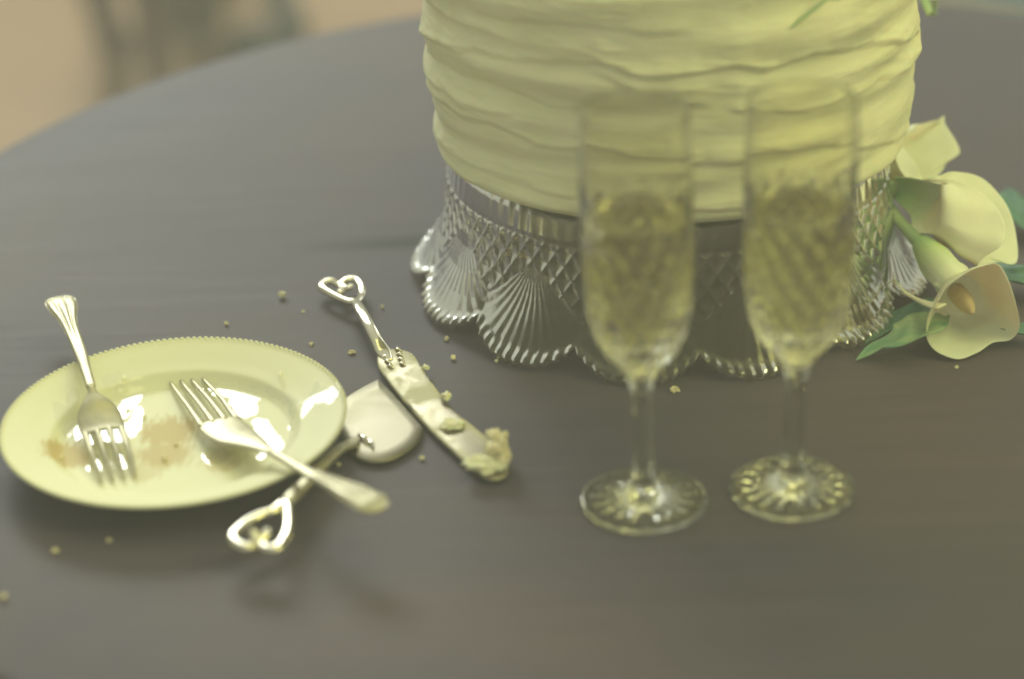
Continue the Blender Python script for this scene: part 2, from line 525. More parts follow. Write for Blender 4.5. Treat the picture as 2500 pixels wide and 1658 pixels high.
# ------------------------------------------------------------------ champagne flutes
def flute(cx, cy, label, wlabel, turn, level, lean):
    t = thing("champagne_flute", (cx, cy, 0), label, "champagne glass", "pair of cut crystal champagne flutes")
    seg = 144
    th = np.arange(seg) / seg * 2 * math.pi
    po = [(0.02, 0.02), (1.2, 0.02), (2.4, 0.02), (3.1, 0.02), (3.27, 0.08), (3.32, 0.18), (3.27, 0.28), (3.0, 0.34), (2.4, 0.40), (1.8, 0.50), (1.3, 0.66), (0.95, 0.95), (0.72, 1.35),
          (0.66, 2.0), (0.62, 3.2), (0.60, 4.4), (0.61, 5.6), (0.66, 6.8), (0.75, 7.4), (0.92, 7.9), (1.35, 8.5), (1.88, 9.1), (2.24, 9.8), (2.52, 10.7), (2.70, 11.8),
          (2.74, 13.0), (2.80, 14.4), (2.83, 16), (2.82, 18), (2.77, 20), (2.71, 21.6), (2.68, 22.05)]
    po = resample(po, 190)
    i_f = int(np.argmin(abs(po[:, 1] - 1.35) + 9 * (po[:, 0] > 1)))
    i_s = int(np.argmin(abs(po[:, 1] - 8.1)))
    rows = []
    for r, z in po:
        R = np.full(seg, r)
        zz_ = np.full(seg, z)
        if z > 0.25 and z < 1.2 and r > 0.9:                   # star cut foot
            w = np.clip((3.1 - r) / 0.4, 0, 1) * np.clip((r - 0.95) / 0.5, 0, 1)
            zz_ = zz_ - 0.13 * w * (0.5 + 0.5 * tri(th * 18 / (2 * math.pi) + turn))
        if 0.8 < z < 8.6:                                       # six-sided stem
            w = np.clip((z - 0.8) / 0.5, 0, 1) * np.clip((8.6 - z) / 0.5, 0, 1)
            R = R * (1 - 0.12 * w * (0.5 + 0.5 * tri(th * 6 / (2 * math.pi))))
        if 8.7 < z < 17.2:                                      # slanting leaf cuts round the bowl
            w = np.clip((z - 8.7) / 0.8, 0, 1) * np.clip((17.2 - z) / 0.6, 0, 1)
            u = th * 7 / (2 * math.pi) + turn
            a = np.abs(tri(u + z * 0.26 + 0.05 * np.sin(z * 2)))
            b = np.abs(tri(u * 2 - z * 0.42))
            c_ = np.abs(tri(u - z * 0.21 + .3))
            R = R - w * (0.20 * np.clip(a * 2 - 1, 0, 1) + 0.03 * np.clip(b * 3 - 2, 0, 1) + 0.15 * np.clip(c_ * 2.4 - 1.4, 0, 1))
        rows.append(np.stack([cx + R * np.sin(th), cy - R * np.cos(th), zz_], 1))
    pi = resample([(2.67, 22.06), (2.665, 22.0), (2.73, 20), (2.74, 18), (2.62, 16.4), (2.46, 14.4), (2.36, 13), (2.24, 11.8), (2.04, 10.9), (1.70, 10.2), (1.15, 9.65), (0.5, 9.4), (0.02, 9.35)], 60)
    for r, z in pi:
        rows.append(np.stack([cx + r * np.sin(th), cy - r * np.cos(th), np.full(seg, z)], 1))
    for rw in rows:                                             # slight lean
        rw[:, 0] += lean * rw[:, 2]
    def part(name, a, b):
        sub = rows[a:b + 1]
        mesh(name, np.concatenate(sub), grid_faces(len(sub), seg), M_flute, t)
    part("foot", 0, i_f)
    part("stem", i_f, i_s)
    part("bowl", i_s, len(rows) - 1)
    # the wine fills the bowl a hair into the glass
    pw = [(0.02, 9.34), (0.5, 9.39)] + [(r + 0.01, z) for r, z in [(1.15, 9.65), (1.70, 10.2), (2.04, 10.9), (2.24, 11.8), (2.36, 13), (2.46, 14.4)]] + [(2.60, level - .05), (2.585, level), (2.4, level - .05), (1.6, level - .06), (0.02, level - .06)]
    v, f = lathe(pw, 72, cx, cy)
    v[:, 0] += lean * v[:, 2]
    w = mesh("champagne", v, f, M_wine, base=(cx, cy, 9.2))
    tag(w, wlabel, "champagne", "champagne in the two flutes")
    return t


flute(6.60, 108.6, "left of the two cut crystal champagne flutes, nearer the cake knife", "pale gold champagne filling the left crystal flute", 0.1, 16.6, -0.012)
flute(14.46, 109.2, "right of the two cut crystal champagne flutes, nearer the lilies", "pale gold champagne filling the right crystal flute", 0.43, 16.3, 0.004)

# ------------------------------------------------------------------ plate
PX, PY, PR = -18.73, 116.25, 9.40
M_plate = mat("ivory_china", (0.84, 0.83, 0.62), 0.03, Coat_Weight=0.6, Coat_Roughness=0.02)


def plate_material():
    m = M_plate
    b = m.node_tree.nodes["Principled BSDF"]
    tc = nd(m, "ShaderNodeTexCoord")
    acc = None
    wn_ = nd(m, "ShaderNodeTexNoise")
    wn_.inputs['Scale'].default_value = 160
    wn_.inputs['Detail'].default_value = 4
    mp = nd(m, "ShaderNodeMapping"); mp.inputs['Scale'].default_value = (2.2, 0.5, 1)
    ln(m, tc.outputs['Object'], mp.inputs[0]); ln(m, mp.outputs[0], wn_.inputs['Vector'])
    for (u, v, rx, amt) in ((165, 1105, 1.7, .85), (415, 1045, 2.0, .85), (400, 1100, 1.8, .78), (350, 1145, 1.1, .4), (540, 1115, 1.4, .5), (135, 965, .9, .5)):  # brown reflections painted into the base colour, plus one smudge at the rim
        p = (at(u, v, 0.8) - np.array([PX, PY, 0])) * CM
        d = nd(m, "ShaderNodeVectorMath", operation='DISTANCE')
        d.inputs[1].default_value = p
        ln(m, tc.outputs['Object'], d.inputs[0])
        ad = nd(m, "ShaderNodeMath", operation='MULTIPLY_ADD')
        ad.inputs[1].default_value = rx * CM * 1.3; ad.inputs[2].default_value = -rx * CM * .65
        ln(m, wn_.outputs[0], ad.inputs[0])
        sm = nd(m, "ShaderNodeMath", operation='ADD')
        ln(m, d.outputs['Value'], sm.inputs[0]); ln(m, ad.outputs[0], sm.inputs[1])
        mr = nd(m, "ShaderNodeMapRange", interpolation_type='SMOOTHSTEP')
        mr.inputs['From Min'].default_value = rx * CM * 0.55; mr.inputs['From Max'].default_value = rx * CM * 1.15
        mr.inputs['To Min'].default_value = amt; mr.inputs['To Max'].default_value = 0
        ln(m, sm.outputs[0], mr.inputs[0])
        if acc is None: acc = mr.outputs[0]
        else:
            mx = nd(m, "ShaderNodeMath", operation='MAXIMUM')
            ln(m, acc, mx.inputs[0]); ln(m, mr.outputs[0], mx.inputs[1]); acc = mx.outputs[0]
    mix = nd(m, "ShaderNodeMix", data_type='RGBA')
    mix.inputs[6].default_value = (0.84, 0.83, 0.62, 1)
    mix.inputs[7].default_value = (0.56, 0.42, 0.16, 1)
    ln(m, acc, mix.inputs[0])
    ln(m, mix.outputs[2], b.inputs['Base Color'])
    # buttercream film dulls the glaze except in a few clean patches
    dn = nd(m, "ShaderNodeTexNoise"); dn.inputs['Scale'].default_value = 190; dn.inputs['Detail'].default_value = 3
    ln(m, tc.outputs['Object'], dn.inputs['Vector'])
    dm = nd(m, "ShaderNodeVectorMath", operation='MULTIPLY_ADD')
    dm.inputs[1].default_value = (.007, .010, 0); dm.inputs[2].default_value = (-.0035, -.005, 0)
    ln(m, dn.outputs['Color'], dm.inputs[0])
    da = nd(m, "ShaderNodeVectorMath", operation='ADD')
    ln(m, tc.outputs['Object'], da.inputs[0]); ln(m, dm.outputs[0], da.inputs[1])
    acc = None
    for (u, v, w, h, ro) in ((152, 1040, 30, 48, .3), (180, 1015, 28, 60, .1), (196, 1050, 22, 36, 0), (280, 955, 50, 22, 0), (315, 985, 34, 76, -.2), (332, 1030, 26, 60, 0), (262, 1060, 80, 66, 0),
                             (238, 1130, 38, 34, 0), (296, 1125, 38, 36, .3), (500, 944, 60, 14, -.25), (560, 956, 74, 22, -.3), (598, 976, 60, 28, 0), (600, 1000, 46, 30, 0), (612, 962, 30, 14, 0),
                             (645, 1050, 34, 46, .4), (668, 1085, 36, 34, 0), (528, 1112, 54, 32, .2), (640, 1110, 12, 18, 0), (690, 985, 14, 60, .7), (712, 1020, 9, 60, .1),
                             (757, 968, 20, 60, -.25), (792, 968, 60, 24, .2), (826, 962, 26, 44, -.4)):
        c = (at(u, v, .55 if u < 720 else 1.6) - np.array([PX, PY, 0])) * CM
        mp_ = nd(m, "ShaderNodeMapping", vector_type='TEXTURE')
        mp_.inputs['Location'].default_value = (c[0], c[1], 0)
        mp_.inputs['Rotation'].default_value = (0, 0, ro)
        mp_.inputs['Scale'].default_value = (w / 88 * 1.25 * CM, h / 40 * 1.2 * CM, 5)
        ln(m, da.outputs[0], mp_.inputs[0])
        le = nd(m, "ShaderNodeVectorMath", operation='LENGTH')
        ln(m, mp_.outputs[0], le.inputs[0])
        if acc is None: acc = le.outputs['Value']
        else:
            mn = nd(m, "ShaderNodeMath", operation='MINIMUM')
            ln(m, acc, mn.inputs[0]); ln(m, le.outputs['Value'], mn.inputs[1]); acc = mn.outputs[0]
    gl = nd(m, "ShaderNodeMapRange"); gl.inputs['From Min'].default_value = .92; gl.inputs['From Max'].default_value = 1.06
    gl.inputs['To Min'].default_value = 0; gl.inputs['To Max'].default_value = 1
    ln(m, acc, gl.inputs[0])
    for sock, (a_, b_) in (('Roughness', (.02, .55)), ('Coat Weight', (1.0, 0.0)), ('Specular IOR Level', (.8, .2))):
        q_ = nd(m, "ShaderNodeMapRange"); q_.inputs['To Min'].default_value = a_; q_.inputs['To Max'].default_value = b_
        ln(m, gl.outputs[0], q_.inputs[0]); ln(m, q_.outputs[0], b.inputs[sock])
    # slightly uneven glaze
    gn = nd(m, "ShaderNodeTexNoise"); gn.inputs['Scale'].default_value = 45; gn.inputs['Detail'].default_value = 3
    ln(m, tc.outputs['Object'], gn.inputs['Vector'])
    bp = nd(m, "ShaderNodeBump"); bp.inputs['Strength'].default_value = 0.04; bp.inputs['Distance'].default_value = 0.0008
    ln(m, gn.outputs[0], bp.inputs['Height']); ln(m, bp.outputs[0], b.inputs['Normal']); ln(m, bp.outputs[0], b.inputs['Coat Normal'])


plate_material()
plate = thing("dessert_plate", (PX, PY, 0), "glossy ivory china plate with beaded rim, cake smears, brown painted reflections and two forks", "plate")
pp = [(0.02, 0.55), (2, 0.55), (4.4, 0.55), (6.0, 0.555), (6.4, 0.68), (6.65, 0.90), (6.85, 1.12), (7.05, 1.22), (7.6, 1.38), (8.4, 1.66), (9.1, 1.90), (9.32, 2.0), (9.40, 1.96), (9.38, 1.84),
      (8.6, 1.48), (7.4, 1.05), (6.9, 0.72), (6.2, 0.35), (5.5, 0.02), (5.1, 0.02), (5.0, 0.3), (3, 0.30), (0.02, 0.30)]
v, f = lathe(resample(pp, 110), 200, PX, PY)
mesh("dish", v, f, M_plate, plate)
beads = []
for k in range(170):
    a = k / 170 * 2 * math.pi
    c = np.array([PX + 9.40 * math.cos(a), PY + 9.40 * math.sin(a), 1.97])
    n = 6
    bv = [c + (0, 0, 0.13)]
    for zz_, rr in ((0.06, 0.135), (-0.07, 0.135)):
        bv += [c + (rr * math.cos(q / n * 6.283), rr * math.sin(q / n * 6.283), zz_) for q in range(n)]
    bv.append(c - (0, 0, 0.14))
    bf = [(0, 1 + q, 1 + (q + 1) % n) for q in range(n)] + [(1 + q, 7 + q, 7 + (q + 1) % n, 1 + (q + 1) % n) for q in range(n)] + [(13, 7 + (q + 1) % n, 7 + q) for q in range(n)]
    beads.append((np.array(bv), bf))
v, f = merge(beads)
bd = mesh("beaded_edge", v, f, M_plate, plate)
bd['kind'] = 'stuff'


# ------------------------------------------------------------------ forks
def fork(label, end, mid, neck, shoulder, tip, side=1):
    """control places in cm from the handle end to the tine tips; it lies with the tines pointing down"""
    end, mid, neck, shoulder, tip = [np.array(p, float) for p in (end, mid, neck, shoulder, tip)]
    t = thing("fork", (*((end + tip) / 2)[:2], 0.5), label, "fork", "silver forks on the plate")
    L = np.linalg.norm(end - neck)
    d = (end - mid) / np.linalg.norm(end - mid)
    ctrl = [(*end, 0.15, 0.1), (*(end - d * .10), 1.0, 0.2), (*(end - d * .4), 1.6, 0.28), (*(end - d * 1.0 + (0, 0, .10)), 1.85, 0.34), (*(end - d * 2.2 + (0, 0, .18)), 1.7, 0.36), (*(end - d * 3.4 + (0, 0, .16)), 1.25, 0.32),
            (*(end - d * 4.8 + (0, 0, .10)), 0.92, 0.30), (*mid, 0.74, 0.32), (*((mid + neck) / 2), 0.62, 0.32), (*neck, 0.56, 0.32)]
    def rib(s_, ca):
        shell = 0.17 * (np.abs(tri(ca * 3.5)) - .5) * max(0, 1 - abs(s_ - 0.22) / 0.2)
        flutes_ = 0.08 * (tri(ca * 1.5) > 0.1) * max(0, min(1, (s_ - 0.3) / 0.1)) * max(0, min(1, (0.75 - s_) / 0.1))
        return shell - flutes_
    v, f = ribbon(ctrl, 90, 56, sq=0.8, rib=rib)
    mesh("handle", v, f, M_silver, t)
    ax = (shoulder - neck); ax /= np.linalg.norm(ax)
    tx = tip - shoulder
    ctrl = [(*neck, 0.46, 0.30), (*(neck + ax * 0.5), 0.62, 0.24), (*((neck * .45 + shoulder * .55) + (0, 0, .08)), 1.7, 0.20), (*(shoulder * .85 + neck * .15 + (0, 0, .04)), 2.35, 0.20), (*(shoulder + tx * 0.10), 2.5, 0.19), (*(shoulder + tx * 0.2), 2.46, 0.18)]
    v, f = ribbon(ctrl, 26, 24, sq=0.7, bend=-0.10)
    mesh("root", v, f, M_silver, t)
    sd = np.cross(tx / np.linalg.norm(tx), (0, 0, 1)); sd /= np.linalg.norm(sd)
    for k in range(4):
        o = (k - 1.5) * 0.66
        a = shoulder + tx * 0.17 + sd * o
        b = shoulder + tx * 0.55 + sd * o * 0.99 + (0, 0, .08)
        c = tip + sd * o * 0.9
        dz = -0.10 * (abs(o) / 1.0) ** 2
        v, f = ribbon([(*(a + (0, 0, dz)), .44, .20), (*(a * .5 + b * .5 + (0, 0, dz * .6)), .36, .20), (*b, .32, .18), (*(b * .4 + c * .6), .28, .15), (*c, .12, .08)], 16, 8, sq=0.8)
        mesh("tine", v, f, M_silver, t)


fork("silver fork across the plate's left edge, handle pointing away",
     at(142, 726, 2.2), at(196, 860, 2.55), at(222, 945, 2.35), at(243, 1020, 1.55), at(290, 1172, 0.75))
fork("silver fork over the plate's near right edge, handle crossing the server",
     at(932, 1245, 2.9), at(760, 1158, 2.75), at(668, 1105, 2.25), at(555, 1052, 1.45), at(452, 925, 0.75))


# ------------------------------------------------------------------ heart-handled servers
def heart(outline, inner_l, inner_r, z, r, t, M):
    r = r * 1.25
    pts = [(*at(u, v, z_)[:3], r * 2 * k, r * 1.8 * k) for (u, v, z_, k) in outline]
    v, f = ribbon(pts, 90, 14, closed=True, sq=1.0)
    parts_ = [(v, f)]
    for cl in (inner_l, inner_r):
        v, f = ribbon([(*at(u, v_, z_), r * 2 * k, r * 1.8 * k) for (u, v_, z_, k) in cl], 20, 10, sq=1.0)
        parts_.append((v, f))
    v, f = merge(parts_)
    mesh("heart_loop", v, f, M, t)


knife = thing("cake_knife", (*at(1000, 930, 0)[:2], 0), "silver cake knife with heart-shaped handle end and cake stuck on its blade", "cake knife")
kz = 0.75
heart([(868, 738, kz + .1, 1.1), (840, 733, kz, .9), (806, 717, kz, 1), (786, 702, kz, 1.05), (793, 690, kz, 1), (812, 687, kz, 1), (828, 696, kz - .1, .9), (848, 684, kz, 1), (868, 684, kz, 1), (882, 700, kz, 1.05), (882, 722, kz, .9)],
      [(828, 694, kz - .05, .9), (836, 712, kz + .1, .8), (824, 714, kz + .15, .7)], [(829, 693, kz - .05, .9), (848, 704, kz + .12, .8), (858, 698, kz + .15, .7)], kz, 0.20, knife, M_polish)
v, f = ribbon([(*at(866, 733, kz + .1), .6, .4), (*at(880, 757, kz + .3), .72, .5), (*at(900, 795, kz + .35), .68, .5), (*at(920, 832, kz + .1), .72, .46), (*at(936, 858, .55), .9, .3), (*at(950, 880, .45), .5, .2)], 36, 14)
mesh("handle", v, f, M_polish, knife)
bo = [(922, 862), (921, 885), (932, 908), (968, 956), (1029, 1026), (1083, 1080), (1159, 1148), (1195, 1168), (1225, 1165), (1240, 1150), (1236, 1120), (1220, 1090), (1175, 1056), (1121, 1010), (1083, 970), (1050, 925), (1022, 884), (1006, 862), (985, 853), (960, 850), (938, 850)]
P = np.array([at(u, v, .45)[:2] for u, v in bo])
P = resample(P, 110, True)
v, f = slab(P, 0.46, 0.30, bevel=0.22, dome=0.03)
M_blade = mat("smeared_blade", (0.9, 0.86, 0.7), 0.3, 1.0)


def smear(m, scale, lo, hi, thick=0.9, tone=1.0):
    b = m.node_tree.nodes["Principled BSDF"]
    tc = nd(m, "ShaderNodeTexCoord")
    n = nd(m, "ShaderNodeTexNoise"); n.inputs['Scale'].default_value = scale; n.inputs['Detail'].default_value = 5; n.inputs['Distortion'].default_value = .6
    ln(m, tc.outputs['Object'], n.inputs['Vector'])
    r = nd(m, "ShaderNodeMapRange"); r.inputs['From Min'].default_value = lo; r.inputs['From Max'].default_value = hi
    ln(m, n.outputs[0], r.inputs[0])
    mx = nd(m, "ShaderNodeMix", data_type='RGBA'); mx.inputs[6].default_value = (.29 * tone, .26 * tone, .19 * tone, 1); mx.inputs[7].default_value = (.50 * tone, .46 * tone, .28 * tone, 1)
    ln(m, r.outputs[0], mx.inputs[0]); ln(m, mx.outputs[2], b.inputs['Base Color'])
    mm = nd(m, "ShaderNodeMath", operation='MULTIPLY_ADD'); mm.inputs[1].default_value = -thick; mm.inputs[2].default_value = 1
    ln(m, r.outputs[0], mm.inputs[0]); ln(m, mm.outputs[0], b.inputs['Metallic'])
    rr = nd(m, "ShaderNodeMapRange"); rr.inputs['To Min'].default_value = .36; rr.inputs['To Max'].default_value = .6
    ln(m, r.outputs[0], rr.inputs[0]); ln(m, rr.outputs[0], b.inputs['Roughness'])
    bp = nd(m, "ShaderNodeBump"); bp.inputs['Strength'].default_value = .18 * tone ** 3; bp.inputs['Distance'].default_value = .0006
    ln(m, r.outputs[0], bp.inputs['Height']); ln(m, bp.outputs[0], b.inputs['Normal'])


smear(M_blade, 38, .42, .58)
mesh("blade", v, f, M_blade, knife)
for pl in ([(972, 854), (976, 866), (979, 878), (982, 889)], [(936, 860), (941, 872), (947, 884), (953, 895)]):
    pr = []
    for j, (u, v_) in enumerate(pl):
        c = at(u, v_, .52)
        vv, ff = ribbon([(*(c + (-.2, .12, -.06)), .1, .1), (*(c + (0, 0, .06)), .26, .2), (*(c + (.2, -.12, -.06)), .1, .1)], 8, 8, sq=1)
        pr.append((vv, ff))
    v, f = merge(pr)
    mesh("scroll_ornament", v, f, M_polish, knife)


def lump(name, c, r, squash, seed, M, base=None, parent=None, sub=3, rough=0.35):
    import bmesh
    bm = bmesh.new()
    bmesh.ops.create_icosphere(bm, subdivisions=sub, radius=1.0)
    V = np.array([v.co[:] for v in bm.verts]); F = [tuple(v.index for v in fc.verts) for fc in bm.faces]
    bm.free()
    k = np.array([1 + rough * 1.6 * mnoise.noise(Vector(p) * 1.3 + Vector((seed * 3.1, 0, 0))) + rough * mnoise.noise(Vector(p) * 3.3 + Vector((0, seed * 1.7, 0))) for p in V])
    V = V * k[:, None] * np.array(squash) * r
    V[:, 2] -= V[:, 2].min()
    V = V + np.array(c)
    return mesh(name, V, F, M, parent, smooth=False, base=c)


q = at(1216, 1112, .5)
cl = lump("cake_morsel", (q[0], q[1], 0.48), 0.8, (0.75, 1.55, .75), 5.5, M_cake, sub=4, rough=.45)
tag(cl, "largest torn lump of yellow cake stuck on the knife tip", "cake piece", "cake bits left from cutting")
q = at(1185, 1145, .5)
cl = lump("cake_morsel", (q[0], q[1], 0.48), 0.8, (1.3, .9, .35), 8.5, M_icing, sub=4, rough=.4)
tag(cl, "smear of pale icing along the near edge of the knife tip", "icing", "cake bits left from cutting")
q = at(1128, 1085, .5)
for (u, v_, r, sq, sd, lb) in ((1105, 1040, .55, (1.2, 1.0, .35), 3, "flat dab of icing midway along the knife blade"),
                               (1090, 975, .32, (.8, 1.3, .6), 4, "small icing scrap on the knife blade's far edge")):
    q = at(u, v_, .5)
    tag(lump("icing_dab", (q[0], q[1], 0.46), r, sq, sd, M_icing, sub=3), lb, "icing", "cake bits left from cutting")

server = thing("cake_server", (*at(800, 1120, 0)[:2], 0), "silver cake server with heart handle end, its blade half under the plate", "cake server")
so = [(918, 926), (925, 924), (929, 928), (944, 944), (985, 985), (1030, 1038), (1033, 1052), (1018, 1082), (985, 1107), (950, 1123), (915, 1127), (880, 1121), (855, 1106), (842, 1086), (832, 1060), (822, 1020), (838, 975), (880, 946)]
P = np.array([at(u, v, .35)[:2] for u, v in so])
P = resample(P, 90, True)
v, f = slab(P, 0.36, 0.22, bevel=0.16, dome=0.02)
M_serv = mat("server_blade_silver", (0.88, .82, .72), .2, 1.0)
smear(M_serv, 14, .45, .8, .35, 0.70)
mesh("blade", v, f, M_serv, server)
sz = 1.55
v, f = ribbon([(*at(872, 1070, .45), .5, .2), (*at(852, 1085, .6), .9, .25), (*at(828, 1098, .85), .72, .34), (*at(790, 1132, 1.2), .78, .44), (*at(745, 1180, 1.5), .82, .46), (*at(712, 1215, sz), .86, .46), (*at(700, 1232, sz), .5, .34)], 44, 14)
mesh("handle", v, f, M_silver, server)
heart([(697, 1232, sz, 1.2), (668, 1248, sz, 1), (628, 1262, sz, 1), (592, 1285, sz, 1.05), (571, 1308, sz, 1.1), (574, 1326, sz, 1.1), (603, 1338, sz, 1.1), (628, 1328, sz - .1, 1), (650, 1340, sz, 1), (676, 1340, sz, 1.1), (697, 1312, sz, 1.1), (704, 1278, sz, 1.1)],
      [(625, 1328, sz, 1), (622, 1306, sz + .2, 1), (612, 1298, sz + .3, .9)], [(632, 1327, sz, 1), (648, 1306, sz + .2, 1), (660, 1300, sz + .3, .9)], sz, 0.225, server, M_polish)
for (u, v_, w) in ((868, 1078, .4), (888, 1070, .35), (905, 1082, .3)):
    c = at(u, v_, .42)
    vv, ff = ribbon([(*(c + (-.35, .6, -.05)), .12, .1), (*(c + (0, 0, .05)), w, .2), (*(c + (.2, -.8, -.05)), .12, .1)], 12, 8, sq=1)
    mesh("scroll_ornament", vv, ff, M_polish, server)

# ------------------------------------------------------------------ crumbs
crumbs = [
    (688, 722, .34, "pale crumb left of the knife's heart handle"),
    (553, 788, .22, "small crumb behind the plate, between fork handle and knife"),
    (760, 836, .24, "crumb behind the plate's right rim, second left of the knife handle"),
    (858, 858, .30, "crumb just left of where knife handle meets blade"),
    (740, 757, .14, "faint tiny crumb below the pale crumb by the heart handle"),
    (933, 748, .16, "faint crumb right of the knife's heart handle"),
    (1090, 826, .20, "reddish crumb by the stand's left scallop"),
    (1106, 873, .26, "brownish crumb right of the knife blade's root"),
    (1212, 879, .22, "pale crumb in front of the stand's second scallop"),
    (1648, 953, .34, "pale crumb standing between the two flute stems"),
    (1030, 1117, .22, "faint crumb between server blade and knife blade"),
    (826, 1132, .26, "faint crumb beside the server handle, near the plate"),
    (1040, 908, .34, "icing scrap touching the knife blade's far edge near its root"),
    (134, 1344, .24, "crumb in front of the plate, towards the left corner"),
    (266, 1316, .18, "tiny crumb in front of the plate's near rim"),
    (8, 1456, .24, "crumb at the photo's left edge, nearest the camera"),
    (2336, 895, .16, "tiny crumb in front of the lowest lily"),
]
for i, (u, v_, r, lb) in enumerate(crumbs):
    q = at(u, v_, .15)
    o = lump("crumb", (q[0], q[1], 0.0 if i != 12 else .3), r * .68, (random.uniform(.7, 1.3), random.uniform(.7, 1.3), random.uniform(.5, .9)), i + 1.3, M_cake if i % 4 else M_icing, sub=2, rough=.5)
    tag(o, lb, "crumb", "crumbs scattered on the table")
for (u, v_, r, lb) in ((302, 925, .2, "white icing fleck on the plate rim right of the fork handle"), (685, 915, .2, "white icing fleck on the plate's far right rim")):
    q = at(u, v_, 1.6)
    tag(lump("icing_fleck", (q[0], q[1], 1.5), r, (.6, 1.8, .5), r * 9 + u, M_icing, sub=2), lb, "icing", "icing flecks on the plate")

for (u, v_, r, lb) in ((402, 1122, .17, "brown crumb on the plate's brown patch between the two forks, nearest the near rim"), (430, 1085, .13, "small brown crumb in the middle of the brown patch between the forks"),
                       (352, 1020, .14, "small crumb on the plate beside the left fork's tines"), (150, 1120, .15, "brown crumb on the brown patch at the plate's left")):
    q = at(u, v_, .58)
    tag(lump("plate_crumb", (q[0], q[1], .55), r, (.8, 1.6, .6), u * .01, M_cake, sub=2, rough=.5), lb, "crumb", "crumbs left on the plate")

# ------------------------------------------------------------------ calla lilies
def loft(rings, n_u=44, n_v=72, thick=0.10):
    """rings: closed rows of places; returns a thin two-sided petal wall"""
    R = np.array([resample(r, n_v, True) for r in rings])
    U = np.array([resample(R[:, j], n_u) for j in range(n_v)]).transpose(1, 0, 2)     # n_u, n_v, 3
    du = np.gradient(U, axis=0)
    dv = np.roll(U, -1, 1) - np.roll(U, 1, 1)
    N = np.cross(du, dv)
    N /= np.linalg.norm(N, axis=2)[:, :, None] + 1e-9
    w = np.linspace(1, .35, n_u)[:, None, None] * thick
    rip = np.zeros((n_u, n_v, 1))
    for i in range(n_u):
        for j in range(n_v):
            rip[i, j, 0] = 0.08 * (i / n_u) ** 2 * mnoise.noise(Vector(U[i, j]) * 0.9)
    U = U + N * rip
    A = U + N * w / 2
    B = U - N * w / 2
    V = np.concatenate([A.reshape(-1, 3), B[::-1].reshape(-1, 3)])
    F = grid_faces(2 * n_u, n_v)
    return V, F


def circle_ring(c, axis, r, n=12, squash=1.0):
    axis = np.array(axis, float); axis /= np.linalg.norm(axis)
    a = np.cross(axis, (0, 0, 1)); a /= np.linalg.norm(a)
    b = np.cross(a, axis)
    return c, a, b, r, squash


def ring_to(c, rim, r, axis):
    """a small ring of the tube whose points run in step with the rim's points"""
    c = np.array(c, float)
    axis = np.array(axis, float); axis /= np.linalg.norm(axis)
    out = []
    for p in rim:
        d = np.array(p) - c
        d = d - axis * (d @ axis)
        d /= np.linalg.norm(d) + 1e-9
        out.append(c + d * r)
    return out


def petal_mat(name, base_c, gs=1.0):
    m = mat(name, (0.80, 0.70, 0.48), 0.5, Subsurface_Weight=0.2, Subsurface_Scale=0.008)
    b = m.node_tree.nodes["Principled BSDF"]
    tc = nd(m, "ShaderNodeTexCoord")
    d = nd(m, "ShaderNodeVectorMath", operation='DISTANCE')
    d.inputs[1].default_value = base_c
    ln(m, tc.outputs['Object'], d.inputs[0])
    r = nd(m, "ShaderNodeValToRGB")
    e = r.color_ramp.elements
    e[0].position = 0.0; e[0].color = (0.22, 0.46, 0.20, 1)
    e[1].position = 0.040 * gs; e[1].color = (0.84, 0.80, 0.63, 1)
    k = r.color_ramp.elements.new(0.018 * gs); k.color = (0.52, 0.64, 0.30, 1)
    ln(m, d.outputs['Value'], r.inputs[0])
    n = nd(m, "ShaderNodeTexNoise"); n.inputs['Scale'].default_value = 70; n.inputs['Detail'].default_value = 3
    ln(m, tc.outputs['Object'], n.inputs['Vector'])
    hs = nd(m, "ShaderNodeHueSaturation")
    mr = nd(m, "ShaderNodeMapRange"); mr.inputs['To Min'].default_value = .88; mr.inputs['To Max'].default_value = 1.12
    ln(m, n.outputs[0], mr.inputs[0]); ln(m, mr.outputs[0], hs.inputs['Value']); ln(m, r.outputs[0], hs.inputs['Color'])
    ln(m, hs.outputs[0], b.inputs['Base Color'])
    return m


def lily(label, tube, rim, rs, stem, spadix=None, tip=None, gs=1.0):
    """tube: centres from the stem end up; rim: places round the lip"""
    rim = [np.array(p) for p in rim]
    tube = [np.array(p) for p in tube]
    base = (tube[0][0], tube[0][1], 0.0)
    t = thing("calla_lily", base, label, "calla lily", "calla lilies lying beside the cake stand")
    rings = []
    for i, c in enumerate(tube):
        nxt = tube[i + 1] if i + 1 < len(tube) else sum(rim) / len(rim)
        prv = tube[i - 1] if i else tube[0]
        rings.append(ring_to(c, rim, rs[i], nxt - prv))
    cen = sum(rim) / len(rim)
    mid = [rings[-1][j] * .42 + rim[j] * .58 + (tube[-1] - cen) * .10 for j in range(len(rim))]
    rings.append(mid)
    rings.append(rim)
    v, f = loft(rings)
    m = petal_mat("calla_petal_" + str(len(bpy.data.materials)), tuple((tube[0] - np.array(base)) * CM), gs)
    sp = mesh("spathe", v, f, m, t)
    if tip is not None:
        v, f = ribbon(tip, 20, 10, sq=1.0)
        mesh("spathe_tip", v, f, m, t)
    v, f = ribbon(stem, 30, 14, sq=1.0)
    mesh("stem", v, f, M_stem, t)
    if spadix:
        v, f = ribbon(spadix, 18, 12, sq=1.0)
        mesh("spadix", v, f, M_spadix, t)


